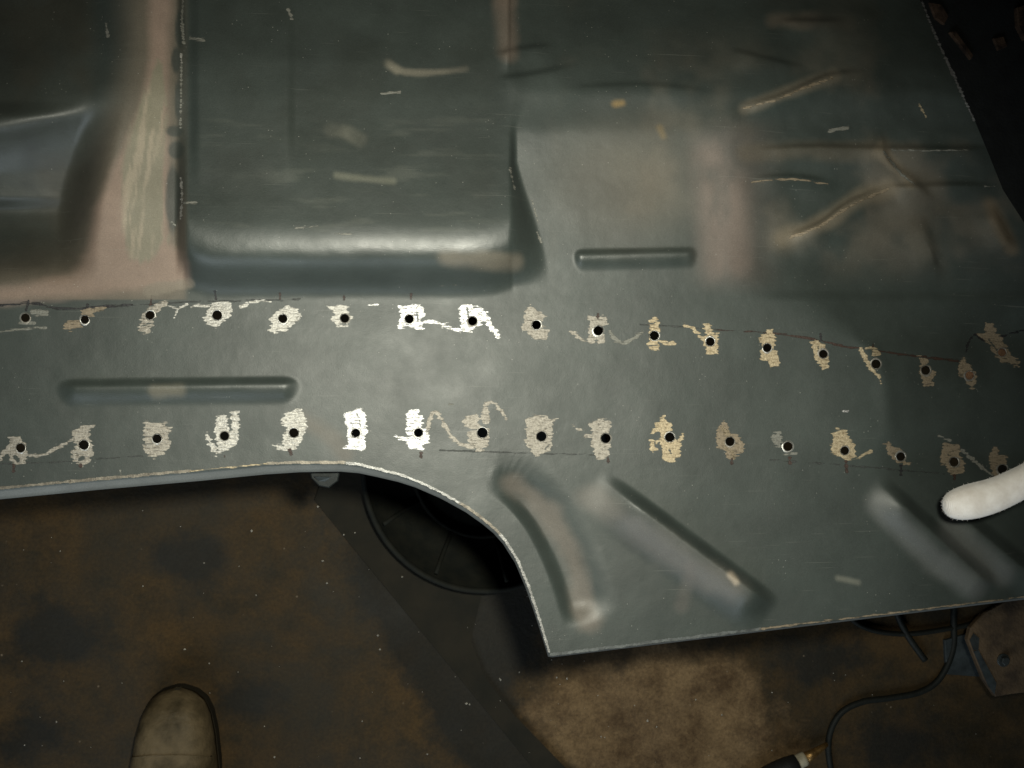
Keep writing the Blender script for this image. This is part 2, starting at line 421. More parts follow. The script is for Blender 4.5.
    gl = S(20, 2, np.abs(y - 252)) * S(186, 205, x) * S(520, 505, x)                       # gloss raised to place highlights: box shoulder, bead, rib and crease flanks, pocket
    gl = np.maximum(gl, .8 * S(14, 4, np.hypot(np.maximum(np.abs(x - 180) - 105, 0), (y - 394) * 1.1)))
    gl = np.maximum(gl, .9 * S(11, 3, np.hypot(np.maximum(np.abs(x - 635) - 52, 0), (y - 260) * 1.2)))
    gl = np.maximum(gl, .6 * S(120, 60, x) * S(105, 120, y) * S(215, 195, y))
    for a, b in (((628, 520), (755, 606)), ((890, 515), (978, 590)), ((938, 520), (1060, 616))): gl = np.maximum(gl, .6 * S(16, 4, seg(x, y, a, b)[0]))
    for pts, wd, ht in CREASES[:6]: gl = np.maximum(gl, .7 * S(wd * 1.5, 2, dline(x, y - wd * .5, smooth_line(pts, 3))))
    gl = np.maximum(gl, .9 * S(15, 3, dline(x - 13, y + 6, BEAD)))
    rough = rough - gl * .48 * (.6 + .8 * n1)
    # rubbed clean streaks in the recess
    st2 = fbm(x / 40, y / 5, 51, 3)
    lay(.22 * S(.58, .78, st2) * S(190, 230, x) * S(510, 480, x) * S(260, 200, y) * S(90, 140, y), (.15, .155, .13), .3)
    for pts in ([(880, 505), (935, 560), (975, 588)], [(950, 530), (1000, 572)]): lay(.55 * S(20, 4, dline(x, y, pts) + 8 * (n1 - .5)), (.105, .108, .104), .3)  # lit flanks of the two right ribs, painted in paler
    lay(.55 * S(14, 2, np.abs(x - 30 - 6 * (n1 - .5))) * S(130, 150, y) * S(205, 185, y), (.02, .026, .026), .1)
    # shade painted into the colour: box top, far sheet and left pocket
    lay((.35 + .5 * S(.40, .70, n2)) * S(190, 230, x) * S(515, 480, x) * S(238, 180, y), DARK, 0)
    lay((.3 + .5 * S(.40, .70, n2)) * S(500, 600, x) * S(118, 18, y + 30 * (n2 - .5)), DARK, 0)
    lay((.3 + .4 * S(.40, .70, n2)) * S(110, 80, x) * S(282, 262, y), (.035, .033, .025), 0)
    return np.concatenate([base, rough[..., None]], -1)

def build_panel():
    xs = np.concatenate([np.arange(-480, -80, 10.0), np.arange(-80, 1110.1, 2.0), np.arange(1120, 1400.1, 10.0)]); nc = len(xs); nr = 340; y0 = -60.0
    v = np.linspace(0, 1, nr)
    X = np.repeat(xs[None, :], nr, 0); r1 = np.concatenate([np.arange(-260, -60, 10.0), np.linspace(-60, 460, 262)])[:, None]; nr = 282 + 92
    Y = np.concatenate([np.repeat(r1, nc, 1), 460 + (np.arange(1, 93) / 92.0)[:, None] * (y_edge(xs)[None, :] - 460)])
    X = np.repeat(xs[None, :], nr, 0)
    X = np.where(X > 800, 800 + (X - 800) * (x_right(Y) - 800) / 600.0, X)
    HH = hgt(X, Y)
    # rolled flange outside the pressed crease of the lower edge
    ex, ey = X[-1], Y[-1]
    tx = np.gradient(ex); ty = np.gradient(ey); L = np.hypot(tx, ty); nx, ny = -ty / L, tx / L
    flw = np.interp(ex, [-90, 270, 345, 400, 450, 530, 550, 552, 1110], [10.2, 9.6, 8.0, 6.5, 4.6, 3.0, 2.2, 2.0, 2.0])
    eh = hgt(ex, ey)
    rows = [(X, Y, HH)]
    for k, dh in ((.12, -.5), (.3, -2.0), (.65, -4.6), (1.0, -7.2), (1.03, -8.2), (1.0, -11.)):
        rows.append(((ex + nx * flw * k)[None], (ey + ny * flw * k)[None], (eh + dh)[None]))
    X = np.concatenate([r[0] for r in rows]); Y = np.concatenate([r[1] for r in rows]); HH = np.concatenate([r[2] for r in rows])
    nr2 = X.shape[0]
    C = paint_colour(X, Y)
    C[nr + 1:nr + 5] = np.array([.11, .118, .115, .05])
    idx = np.arange(nr2 * nc).reshape(nr2, nc)
    keep = np.ones((nr2 - 1, nc - 1), bool)
    ev = [np.stack([X.ravel(), Y.ravel(), HH.ravel()], -1)]; ecol = [C.reshape(-1, 4)]; cnt = nr2 * nc; extra = []
    for hx, hy, r in HOLES:
        j = int(np.argmin(np.abs(X[:nr].mean(0) - hx))) if hx < 800 else int(np.argmin(np.abs(X[np.argmin(np.abs(Y[:nr, 450] - hy))] - hx)))
        i = int(np.argmin(np.abs(Y[:nr, j] - hy)))
        K = 4; Ki = int(round(8 / (Y[i + 1, j] - Y[i, j])))
        keep[i - Ki:i + Ki, j - K:j + K] = False
        loop = [idx[i - Ki, c] for c in range(j - K, j + K)] + [idx[rr, j + K] for rr in range(i - Ki, i + Ki)] + \
               [idx[i + Ki, c] for c in range(j + K, j - K, -1)] + [idx[rr, j - K] for rr in range(i + Ki, i - Ki, -1)]
        loop = np.array(loop); n = len(loop)
        bx, by = X.ravel()[loop], Y.ravel()[loop]
        th = np.arctan2(by - hy, bx - hx); prev = loop
        rad = r * (1 + .05 * np.sin(2 * th + random.random() * 6) + .03 * np.sin(3 * th + random.random() * 6))
        for rr, dh in ((r + 1.8, 0.0), (None, .05), (None, -.4), (None, -2.2)):
            q = rad if rr is None else np.full(n, rr)
            px, py = hx + q * np.cos(th), hy + q * np.sin(th)
            ev.append(np.stack([px, py, hgt(px, py) + dh], -1))
            cc = paint_colour(px, py)
            if rr is None: cc[:] = np.array([.10, .095, .085, .3])
            ecol.append(cc)
            cur = np.arange(cnt, cnt + n); cnt += n
            for k in range(n): extra.append((prev[k], cur[k], cur[(k + 1) % n], prev[(k + 1) % n]))
            prev = cur
    A = np.concatenate(ev); Cc = np.concatenate(ecol)
    W = P(A[:, 0], A[:, 1], H + A[:, 2] * U)
    ii, jj = np.nonzero(keep)
    Q = np.stack([idx[ii, jj], idx[ii + 1, jj], idx[ii + 1, jj + 1], idx[ii, jj + 1]], -1)
    Q = np.concatenate([Q, np.array(extra)])
    me = bpy.data.meshes.new('car_floor_panel')
    me.vertices.add(len(W)); me.vertices.foreach_set('co', W.ravel())
    me.loops.add(Q.size); me.loops.foreach_set('vertex_index', Q.ravel().astype(np.int32))
    me.polygons.add(len(Q)); me.polygons.foreach_set('loop_start', np.arange(0, Q.size, 4, dtype=np.int32))
    me.polygons.foreach_set('use_smooth', np.ones(len(Q), bool))
    me.update(calc_edges=True); me.validate()
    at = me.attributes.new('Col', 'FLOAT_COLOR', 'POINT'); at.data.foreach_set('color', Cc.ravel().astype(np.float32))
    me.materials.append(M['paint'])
    o = bpy.data.objects.new('car_floor_panel', me); COL.objects.link(o)
    return o

panel = tag(build_panel(), 'large dark grey stamped steel car floor panel with rows of drilled holes', 'car panel')

# ------------------------------------------------------------------ sanded patches, scratches and pen marks on the sheet
def decal(name, polys, strokes, material, step=.55, jag=1.3, lift=.12, cuts=(), seed=0, holes=True):
    pts = [p for q in polys for p in q] + [(p[0] + s * wd, p[1] + s * wd) for st, wd in strokes for p in st for s in (-1, 1)]
    x0, y0 = np.min(pts, 0) - 4; x1, y1 = np.max(pts, 0) + 4
    gx, gy = np.meshgrid(np.arange(x0, x1, step), np.arange(y0, y1, step))
    sd = np.full(gx.shape, 1e9)
    for q in polys: sd = np.minimum(sd, dpoly(gx, gy, q))
    for st, wd in strokes: sd = np.minimum(sd, dline(gx, gy, smooth_line(st, 5)) - wd / 2)
    sd = sd + jag * 2 * (vnoise(gx / 9.0 + seed, gy / 1.5, 61 + seed) - .5) * 1.5 + jag * .9 * (vnoise(gx / 2.2, gy / 2.2 + seed, 77) - .5)
    for st, wd in cuts: sd = np.maximum(sd, wd / 2 - dline(gx, gy, st) + .6 * (vnoise(gx, gy, 5) - .5))
    if holes:
        for hx, hy, r in HOLES:
            if x0 - 9 < hx < x1 + 9 and y0 - 9 < hy < y1 + 9: hd = r + .3 - np.hypot(gx - hx, gy - hy); sd = np.where(hd > 0, 9.0, sd)
    cell = (np.maximum.reduce([sd[:-1, :-1], sd[1:, :-1], sd[:-1, 1:], sd[1:, 1:]]) < 1.1)
    ii, jj = np.nonzero(cell)
    if len(ii) == 0: return None
    idx = np.arange(gx.size).reshape(gx.shape)
    Q = np.stack([idx[ii, jj], idx[ii + 1, jj], idx[ii + 1, jj + 1], idx[ii, jj + 1]], -1)
    used, inv = np.unique(Q, return_inverse=True); Q = inv.reshape(-1, 4)
    px, py = gx.ravel()[used], gy.ravel()[used]
    W = surf(px, py, lift)
    o = mesh_obj(name, W, Q, material, panel)
    at = o.data.attributes.new('edge', 'FLOAT', 'POINT')
    at.data.foreach_set('value', np.clip(.5 - sd.ravel()[used] / 3.0, 0, .74).astype(np.float32))
    return o

SC = [  # material, polygons, strokes, cuts
 ('grey', [], [([(33, 312), (46, 313)], 6), ([(-4, 332), (19, 329.5), (45, 328)], 2.2), ([(20, 322), (34, 323)], 3)], ()),
 ('brown', [[(64, 322), (80, 319), (82, 327), (70, 331), (64, 330)], [(80, 310), (94, 309), (93, 315), (81, 316)]], [([(95, 310), (104, 308)], 2.5)], ()),
 ('tan', [[(137, 329), (140, 322), (144, 313), (150, 308), (160, 303), (169, 300.5), (168, 304), (159, 311), (154, 318), (154, 326), (148, 333), (139, 332)]], [], [([(141, 326), (151, 323)], 1.2)]),
 ('pale', [], [([(169, 306), (178, 308.5), (187, 304.5)], 2.6), ([(178, 309), (174, 318)], 2), ([(191, 307), (200, 306), (209, 305.5)], 3)], ()),
 ('pale', [[(203, 318), (211, 305), (219, 300), (228, 300), (232, 309), (230, 315.5), (224, 322), (216, 327), (207, 324)]], [], ()),
 ('pale', [], [([(241, 306), (247, 304)], 3.5), ([(250, 302.5), (262, 301), (271, 302)], 2.6)], ()),
 ('pale', [[(269, 318.6), (279, 309), (286.7, 305.3), (293, 306.6), (302, 313), (301, 318.6), (291.7, 325.6), (285, 331), (274, 333), (268, 330), (272, 323)]], [], ()),
 ('pale', [[(326.6, 306), (336, 304), (347.6, 306.6), (347.6, 310.4), (353.3, 318.6), (347.6, 325), (337.4, 325.4), (333.6, 321), (330.5, 318.3), (335, 315.5)]], [], ()),
 ('steel', [[(397, 304), (401.4, 306), (415.4, 303.4), (422.4, 307), (425, 316), (420, 320.5), (423.6, 322), (423, 329.4), (415.4, 329), (416, 325.6), (408, 327), (398, 329), (401, 310)]],
  [([(423, 322.5), (430.6, 320.5), (441, 323.7), (453.5, 328), (462, 330)], 3.4)], [([(417, 313), (418, 321)], 1.5)]),
 ('steel', [[(460, 305.3), (471, 304), (474, 308), (481.4, 307), (486.5, 314), (481.4, 316.7), (482, 324.4), (472.5, 328), (472.5, 332.6), (461, 330.7), (460.5, 316.7)]],
  [([(485, 314.5), (490, 325.6), (498, 335)], 5)], [([(467, 308), (468.5, 317)], 1.7)]),
 ('tan', [[(526, 309), (530.5, 305.4), (537, 310.5), (545, 316.4), (541.5, 321.5), (543.7, 328), (548.8, 330.3), (546.6, 339.8), (533.4, 339.8), (526, 331.7), (521, 331.7), (522.5, 326.6), (524.6, 316.4)]], [], ()),
 ('tan', [[(589, 316.4), (606.7, 316.4), (607.4, 325), (602, 328), (603, 333), (605, 344), (598, 344), (596.5, 336), (594, 343), (586, 343), (589, 333)]], [([(571, 331.7), (577, 335.4), (583, 340.5), (592, 342)], 3)], ()),
 ('grey', [], [([(609.6, 332.5), (617, 341), (623, 344), (630, 340.5), (642, 332.5)], 3.2)], ()),
 ('gold', [[(648, 320), (655, 317.5), (659, 322), (657, 325), (660, 330), (659, 340), (659, 350), (647, 351), (648, 342), (649, 328)]], [([(660, 342), (667, 344), (673, 343)], 3.6)], [([(648, 324), (655, 323)], 1.4), ([(647, 346), (657, 345)], 1.2)]),
 ('gold', [[(702.6, 324), (709.7, 322.5), (714.4, 333.4), (719, 333.4), (717.5, 344.4), (717.5, 353), (705.8, 353.8), (706.6, 347.5), (702, 341), (705.8, 333.4)]],
  [([(684.7, 325), (694, 329.5), (700, 336.6), (705, 341)], 3)], ()),
 ('gold', [[(766, 328.8), (773.8, 328.8), (775.3, 341), (773.8, 349), (779, 355), (779, 366), (770.6, 367), (769, 360.8), (761, 359), (759.7, 352), (763, 347.5), (758, 338), (766, 333.4)]], [], ()),
 ('gold', [[(811, 342), (815.4, 339.7), (825, 344), (826, 349), (828, 355.5), (829.4, 360.6), (828, 368), (823, 369), (818.6, 364.4), (814.8, 358)]], [], [([(818, 346), (819, 354)], 1.5)]),
 ('gold', [], [([(861, 349), (866, 359.4), (872.5, 370.8), (879, 376)], 4.5), ([(866, 348.6), (872.5, 349), (879, 353), (874, 354.5)], 3.5), ([(878, 376), (881, 383)], 1.5)], ()),
 ('brown', [[(917, 356), (927.9, 357.8), (928.5, 365.7), (935, 373), (932, 385), (923.6, 386), (920, 375.4), (920.6, 363)]], [], ()),
 ('brown', [[(958, 362), (964, 358.4), (970, 364.5), (975.7, 373), (976, 384), (972.7, 390), (965.4, 382.7), (965.4, 377.8), (959, 375.4)]], [], ()),
 ('brown', [[(986, 323), (992, 323), (997, 333), (1003, 339), (1007.8, 351), (1021, 363), (1018.7, 365.7), (1009, 364.5), (1003, 363), (995.7, 357), (989.6, 346), (977.5, 333), (983.6, 334)]], [], [([(989, 340), (997, 350)], 1.5)]),
 # lower row
 ('tan', [[(9, 438), (19.7, 437.5), (25, 444), (28.6, 454.6), (25.4, 463.5), (16.5, 466), (10, 461), (7.6, 456)]], [([(-3, 460), (4, 454), (9, 449)], 5)], [([(15, 457), (18, 460)], 4)]),
 ('tan', [], [([(30, 455.9), (43, 454.6), (54.6, 449), (66, 443), (73.6, 439)], 2.0)], ()),
 ('tan', [[(72.4, 430.5), (78.7, 428.6), (81, 427), (95, 425.5), (89.5, 430.5), (90, 439.4), (94, 449.5), (91.4, 458.4), (82.5, 466), (73, 462), (71, 450.8), (77, 445), (72.4, 439.4)]], [], [([(80, 459), (83, 458)], 4)]),
 ('tan', [[(144, 421), (149.7, 421), (151, 422.9), (166, 422.9), (168, 426.7), (173.8, 426), (168.7, 433), (170.6, 447), (160.5, 455.9), (154, 458.4), (147.8, 454.6), (142.7, 447), (144, 443)]], [], [([(143, 444.3), (153, 444)], 1)]),
 ('pale', [[(215.7, 417.8), (222.7, 415), (227.8, 417.8), (229.7, 430.5), (231.6, 429), (230, 412.7), (238, 412), (239.8, 425.4), (238, 440.6), (234, 448), (224, 452), (216, 455), (211, 450.8), (207.4, 443), (203.6, 433), (208.7, 433), (212.5, 442), (217.6, 449.5), (218.9, 447), (215, 438)]], [], ()),
 ('pale', [[(284.8, 414), (295.5, 408.9), (302, 408.9), (306, 416.5), (307, 426.7), (302.5, 439.4), (296.8, 448), (285.4, 450.8), (272.7, 445.7), (279, 445), (283.5, 445.7), (282, 436.8), (288.6, 428), (281, 422.9), (282.9, 419)]], [], ()),
 ('steel', [[(344.4, 413), (352.7, 412), (356.5, 407.6), (362.8, 408.9), (366, 416.5), (367, 433), (364.7, 439.4), (366, 448.9), (348.9, 450), (343.8, 447.6), (348, 443), (347.6, 429), (345, 424)]], [], [([(357, 414), (358, 416)], 1.5), ([(359.5, 420), (360.5, 427)], 1)]),
 ('steel', [[(407, 412), (418.6, 410), (419, 414), (423, 415.3), (423, 424), (421.8, 428), (428, 428), (428.8, 442), (421.8, 449), (410.4, 449.6), (406, 442), (392.6, 435.6), (400, 436), (406, 437), (406, 420)]], [], [([(406, 431), (413, 430.5)], .9), ([(406, 436.5), (412, 436)], .9)]),
 ('tan', [], [([(427, 433), (429.4, 420.4), (432, 414), (435, 411.5), (439.6, 416.6), (444.7, 425.5), (451, 435.6), (458.6, 442.6), (466, 445), (472.6, 446.4)], 4)], ()),
 ('tan', [[(462.4, 421), (466, 416.6), (476.4, 414), (479, 419), (479, 425.5), (489, 429), (490.4, 438), (486.6, 447), (480, 451), (476.4, 451), (469.4, 444.5), (468, 431.8), (472.6, 429), (465, 426.7)], [(482.8, 425.5), (481.5, 416.6), (482.8, 409), (486.6, 406.4), (490.4, 416.6), (488.5, 425.5)]],
  [([(484.7, 405.8), (491.6, 402), (498, 407), (503, 413.4), (506, 417.9)], 3)], [([(470, 430.5), (477, 429.8)], .9)]),
 ('tan', [[(526.5, 417), (535.4, 415.5), (548, 415.9), (551, 419), (558, 418.4), (553, 422.9), (552.5, 434), (553, 442), (550.6, 450.8), (535.4, 457), (531.6, 450.8), (526.5, 444.4), (522, 440.6), (526.5, 439.4), (525.9, 430.5)]], [], [([(545, 449), (549, 445)], 1.2), ([(530, 434), (535, 434)], 1)]),
 ('tan', [[(588.7, 424), (598.9, 419), (610, 420), (611.6, 426.7), (609, 433), (610, 448), (607.8, 457), (598.9, 461), (594.4, 454.6), (591, 444.4), (592.5, 435.5), (591, 429)]], [([(571, 424), (574, 424.3)], 2), ([(577, 429), (581, 429.5)], 2.4), ([(585, 433.5), (590, 435.5)], 3.4)], ()),
 ('gold', [[(654.7, 424), (664.8, 415), (666.7, 421.6), (671, 424), (673, 430.5), (669, 433), (674, 436.8), (677, 442), (680.7, 443), (680, 457), (671.8, 462), (663, 458.4), (662, 448), (659, 443), (660.4, 433)],
           [(649, 439.4), (654, 439.4), (657, 449.5), (652.8, 452), (649.6, 449.5)]], [([(653, 432), (656, 428)], 3.5), ([(656, 443), (660, 440)], 3.5), ([(679, 442), (683, 435)], 2.6)], [([(669, 450), (671, 453)], 2)]),
 ('brown', [[(720, 424), (723.9, 421.6), (727.7, 426.7), (731.5, 433), (736.6, 433), (744, 443), (743, 453), (736.6, 455.9), (731.5, 459.7), (726.4, 455.9), (726.4, 450.8), (717.5, 447), (716, 438)]], [], ()),
 ('gold', [], [([(722, 428), (728, 435)], 4), ([(724, 447), (727, 449)], 3), ([(732, 452), (733, 458)], 3.5)], ()),
 ('grey', [[(772, 434), (780, 432), (783, 440), (780, 447), (773, 445)]], [([(786, 452), (796, 453)], 3)], ()),
 ('gold', [[(832, 431.6), (836, 429.7), (847, 429.7), (849, 438), (854, 444), (857, 457), (847.6, 460.8), (837.4, 455.7), (828.6, 450.6), (831, 446), (833.6, 445.5)]], [([(847.6, 460), (856.5, 458.9), (864, 454.4), (870.4, 451)], 2.2)], ()),
 ('brown', [[(884, 444), (888.4, 443), (898, 448), (904, 455), (906, 462), (898, 463.6), (892.7, 456.6), (887, 452)]], [([(904, 463), (916, 462)], 1.6)], ()),
 ('brown', [[(943, 444), (959.5, 442.5), (960, 455), (965, 463.6), (963, 473), (954.5, 475.6), (947.5, 472), (946, 463.6), (940.5, 463.6)]], [], ()),
 ('grey', [], [([(939, 436), (950, 441)], 1.6), ([(961.6, 449.5), (972.8, 459.4), (984, 469), (992.5, 474.9)], 3)], ()),
 ('brown', [[(994, 446.7), (998, 446), (999.5, 455), (1006.6, 453.8), (1007, 463.6), (1005, 476), (995, 478.4), (991, 467.8), (989, 459.4)]], [], ()),
]
for k, (mt, polys, strokes, cuts) in enumerate(SC):
    decal('scuff_mark', polys, strokes, M[mt], cuts=cuts, seed=k * 3, jag=1.3 if polys else .9)

# fine scratches and flecks where paint has chipped
for k, (mt, st, wd) in enumerate([
    ('pale', [(181, 54), (181.5, 62)], 1.8), ('grey', [(181.5, 66), (181, 96), (180.5, 128)], 1.6), ('grey', [(183, 0), (182, 20), (184, 44)], 2.4), ('grey', [(190, 38), (204, 40)], 3),
    ('pale', [(181, 178), (182, 200), (180, 218)], 2.0), ('grey', [(183, 203), (196, 202)], 2.6), ('grey', [(172, 222), (176, 226)], 2),
    ('grey', [(288, 10), (292, 18)], 3), ('grey', [(106, 24), (108, 36)], 2.5), ('grey', [(296, 228), (318, 226)], 1.6),
    ('grey', [(334, 234), (352, 234)], 1.2), ('brown', [(744, 108), (775, 100), (806, 87), (832, 78)], 2.2), ('brown', [(790, 238), (820, 226), (850, 206), (888, 189)], 2.6), ('brown', [(752, 182), (790, 179), (828, 184)], 1.6), ('grey', [(884, 152), (900, 172), (914, 184)], 2.4), ('grey', [(382, 94), (400, 92)], 2),
    ('steel', [(843, 411), (848, 411)], 2.0), ('grey', [(449, 403.5), (453, 404)], 1.8), ('grey', [(441, 286), (456, 285)], 1.2), ('steel', [(368, 305.5), (378, 304.5)], 1.1),
    ('gold', [(919, 104), (926, 117)], 1.6), ('grey', [(830, 131), (848, 127)], 3.5), ('grey', [(892, 150), (968, 150.5)], 1.0), ('grey', [(985, 186.5), (995, 186.5)], 1.4),
    ('grey', [(120, 470), (121, 474)], 1.6), ('grey', [(510, 168), (512, 178), (515, 190)], 1.4), ('grey', [(532, 200), (538, 222)], 1.3), ('grey', [(537, 232), (541, 242)], 1.8),
    ('steel', [(922, 2), (932, 27)], 1.6), ('steel', [(932, 28), (952, 72), (956, 78)], 1.7), ('steel', [(951, 70), (961, 92)], 3.0), ('steel', [(960, 90), (974, 120)], 1.6)]):
    decal('scratch', [], [(st, wd)], M[mt], step=.6, jag=.6, seed=100 + k, holes=False)

# worn paint along the crease of the lower edge
def edge_line(x0, x1, n, dy=0.0):
    q = np.linspace(x0, x1, n); return [(a, float(b) + dy) for a, b in zip(q, y_edge(q))]
for k, (a, b, wd, mt) in enumerate(((-20, 70, .8, 'tan'), (70, 190, 1.2, 'tan'), (190, 268, .8, 'gold'), (268, 345, 1.3, 'tan'), (345, 460, 1.0, 'pale'), (460, 500, 1.4, 'tan'), (500, 549, 1.0, 'pale'),
                                   (551, 760, 1.2, 'grey'), (760, 1040, 1.3, 'brown'))):
    o = decal('worn_edge', [], [(edge_line(a, b, 26, -.8), wd)], M['lip_' + mt] if 'lip_' + mt in M else M[mt], step=.55, jag=.35, seed=150 + k, lift=.2, holes=False)

# pen line and pen ticks
for k, (mt, st, wd) in enumerate([
    ('pen', [(-10, 305.5), (12, 304.5), (27, 303), (38, 303.5), (46, 306), (56, 308.5), (76, 308.5), (104, 306.5), (132, 305)], 1.9),
    ('faintpen', [(132, 305), (160, 304), (190, 302), (240, 300.5), (300, 299.5)], 1.1),
    ('faintpen', [(640, 324), (690, 327.5), (718, 330)], 1.0), ('redpen', [(716, 330), (745, 331), (763, 332.5)], .9), ('redpen', [(763, 332.5), (800, 337), (822, 341), (846, 346.5), (864, 348.5)], 1.6),
    ('redpen', [(878, 351), (900, 354), (925, 357), (958, 361)], 1.4), ('pen', [(966, 352), (969, 342), (975, 335), (984, 341)], 1.8), ('pen', [(1001, 337), (1012, 333), (1028, 329)], 1.6),
    ('faintpen', [(-10, 464.5), (30, 463), (55, 462), (75, 460.5)], 1.1), ('faintpen', [(96, 458.5), (120, 457.5), (142, 456)], 1.1), ('faintpen', [(440, 450), (520, 453), (600, 455)], .8), ('faintpen', [(770, 459.5), (800, 462), (840, 464.5)], 1.0),
    ('faintpen', [(850, 466), (888, 469), (945, 474)], 1.0)]):
    decal('marker_line', [], [(st, wd)], M[mt], step=.6, jag=.5, lift=.10, seed=200 + k)
for k, (mt, a, b, wd) in enumerate([
    ('pen', (28.5, 302), (26, 310), 2.2), ('pen', (87, 304.5), (87.4, 306.5), 2), ('redpen', (151.5, 297.5), (150.5, 305), 2.4), ('pen', (215, 292), (216, 299), 2.2), ('redpen', (280, 293), (280, 299), 2.2),
    ('redpen', (344, 296), (344, 299), 2.8), ('redpen', (411, 294.5), (411, 298), 2.4), ('redpen', (598, 314), (598, 318), 2.4), ('pen', (820.5, 334), (821, 340), 2.0), ('redpen', (873, 343), (873, 347), 2),
    ('redpen', (13.8, 466), (13.2, 471), 2.8), ('redpen', (80.5, 464), (80.6, 466.5), 2.6), ('redpen', (224.5, 455), (224.5, 457), 2), ('redpen', (290, 450), (291, 454), 2.6), ('redpen', (421, 453), (421, 457), 2.4),
    ('redpen', (608, 458), (608, 462), 2.2), ('redpen', (732, 459), (732, 463), 2.4), ('redpen', (789.5, 457), (790, 464), 2.4), ('redpen', (846, 461), (847, 472), 2.6), ('pen', (901, 466), (901, 474), 2.6), ('redpen', (954.5, 476), (954.5, 480), 2.4)]):
    decal('marker_tick', [], [([a, b], wd)], M[mt], step=.5, jag=.6, lift=.14, seed=240 + k)

# bright drilled rims
for hx, hy, r in HOLES:
    n = 28; V = []; Fc = []
    ph = random.random() * 6.28; ext = random.uniform(.7, 1.5)
    for ring, (dr, dh) in enumerate(((1.0, .16), (.5, .62), (.05, .5), (-.25, -1.2))):
        th = np.arange(n) * 2 * math.pi / n
        q = r + dr * (ext * (.62 + .75 * np.sin(th + ph)) + .25 * np.sin(5 * th + ph * 3) if dr > .2 else 1)
        q = np.maximum(q, r - .25)
        V.append(surf(hx + q * np.cos(th), hy + q * np.sin(th), dh))
    for a in range(3):
        for k in range(n): Fc.append((a * n + k, (a + 1) * n + k, (a + 1) * n + (k + 1) % n, a * n + (k + 1) % n))
    mesh_obj('hole_rim', np.concatenate(V), Fc, M['rim'] if random.random() < .55 else M['rim_dull'], panel)
M['rust'] = simple('rusty_steel', (.20, .11, .06), .8, .1, .5, 90, .5, (.07, .04, .026))
for hx, hy, r in HOLES[16:18]:
    th = np.arange(16) * 2 * math.pi / 16
    V = np.concatenate([surf(hx + (r + 1.5) * np.cos(th), hy + (r + 1.5) * np.sin(th), -2.6), surf(np.array([hx]), np.array([hy]), -3.4)])
    mesh_obj('rusty_backing', V, [(k, (k + 1) % 16, 16) for k in range(16)], M['rust'], panel)

# galvanised tab under the lower edge
M['zinc'] = simple('dull_zinc', (.06, .07, .07), .5, .5, .4, 120, .2)
M['darksteel'] = simple('dark_steel', (.018, .022, .022), .6, .2, .4, 120, .2)
tb = [(308, 462), (342, 462), (338, 481), (329, 488), (319, 486), (311, 478)]
q = [tuple(p[:2]) for p in P([a for a, b in tb], [b for a, b in tb], H - .030)]
prism('bracket', q, H - .034, H - .030, M['darksteel'], panel, .001)
q2 = P([314, 331, 325, 319], [476.5, 477, 481.5, 481], np.array([H - .024, H - .026, H - .029, H - .029]))
mesh_obj('bracket_lug', list(q2) + [p - np.array([0, 0, .003]) for p in q2], [(0, 1, 2, 3)[::-1], (4, 5, 6, 7), (0, 1, 5, 4), (1, 2, 6, 5), (2, 3, 7, 6), (3, 0, 4, 7)], M['zinc'], panel, False)

# ------------------------------------------------------------------ the workshop floor
def floor_material():
    m, nt, b = mat('dirty_concrete'); co = objco(nt)
    big = noise(nt, co, 5.5, 8, .62, .4); mid = noise(nt, co, 26, 8, .65); fine = noise(nt, co, 240, 4, .7)
    c = mix(nt, ramp(nt, big, [(.36, 0.0), (.62, 1.0)]), (.025, .0170, .0062), (.064, .0375, .0125))
    c = mix(nt, ramp(nt, mid, [(.42, 0.0), (.66, .75)]), c, (.017, .0145, .008))
    # clean, paler concrete where something stood: a patch with its own ragged outline
    a = N(nt, 'ShaderNodeAttribute', attribute_name='pale')
    pm = ramp(nt, math_(nt, 'ADD', a.outputs['Fac'], math_(nt, 'MULTIPLY', math_(nt, 'SUBTRACT', noise(nt, co, 9, 10, .72), .5), 2.2)), [(.40, 0.0), (.78, 1.0)])
    pale = mix(nt, ramp(nt, noise(nt, co, 14, 10, .8), [(.38, 0.0), (.62, 1.0)]), (.062, .036, .015), (.185, .122, .060))
    c = mix(nt, pm, c, pale)
    a2 = N(nt, 'ShaderNodeAttribute', attribute_name='oil')
    om = ramp(nt, math_(nt, 'ADD', a2.outputs['Fac'], math_(nt, 'MULTIPLY', math_(nt, 'SUBTRACT', noise(nt, co, 13, 8, .7), .5), 1.1)), [(.38, 0.0), (.70, .88)])
    c = mix(nt, om, c, (.011, .0105, .0075))
    c = mix(nt, 1.0, c, ramp(nt, fine, [(.3, .70), (.7, 1.25)]), 'MULTIPLY')
    vo = N(nt, 'ShaderNodeTexVoronoi'); vo.inputs['Scale'].default_value = 70; nt.links.new(co, vo.inputs['Vector'])
    sp = math_(nt, 'MULTIPLY', ramp(nt, vo.outputs['Distance'], [(.05, 1.0), (.12, 0.0)]), ramp(nt, noise(nt, co, 30, 3), [(.58, 0.0), (.66, 1.0)]))
    c = mix(nt, math_(nt, 'MULTIPLY', sp, .6), c, (.28, .22, .15))
    nt.links.new(c, b.inputs['Base Color'])
    nt.links.new(ramp(nt, big, [(.35, .62), (.65, .88)]), b.inputs['Roughness'])
    b.inputs['Specular IOR Level'].default_value = .3
    bump(nt, b, math_(nt, 'ADD', mid, math_(nt, 'MULTIPLY', fine, .25)), .4, .004)
    return m
n = 360; g = np.linspace(-1, 1, n); g = np.sign(g) * (np.abs(g) ** 2.2) * 6
gx, gy = np.meshgrid(g, g)
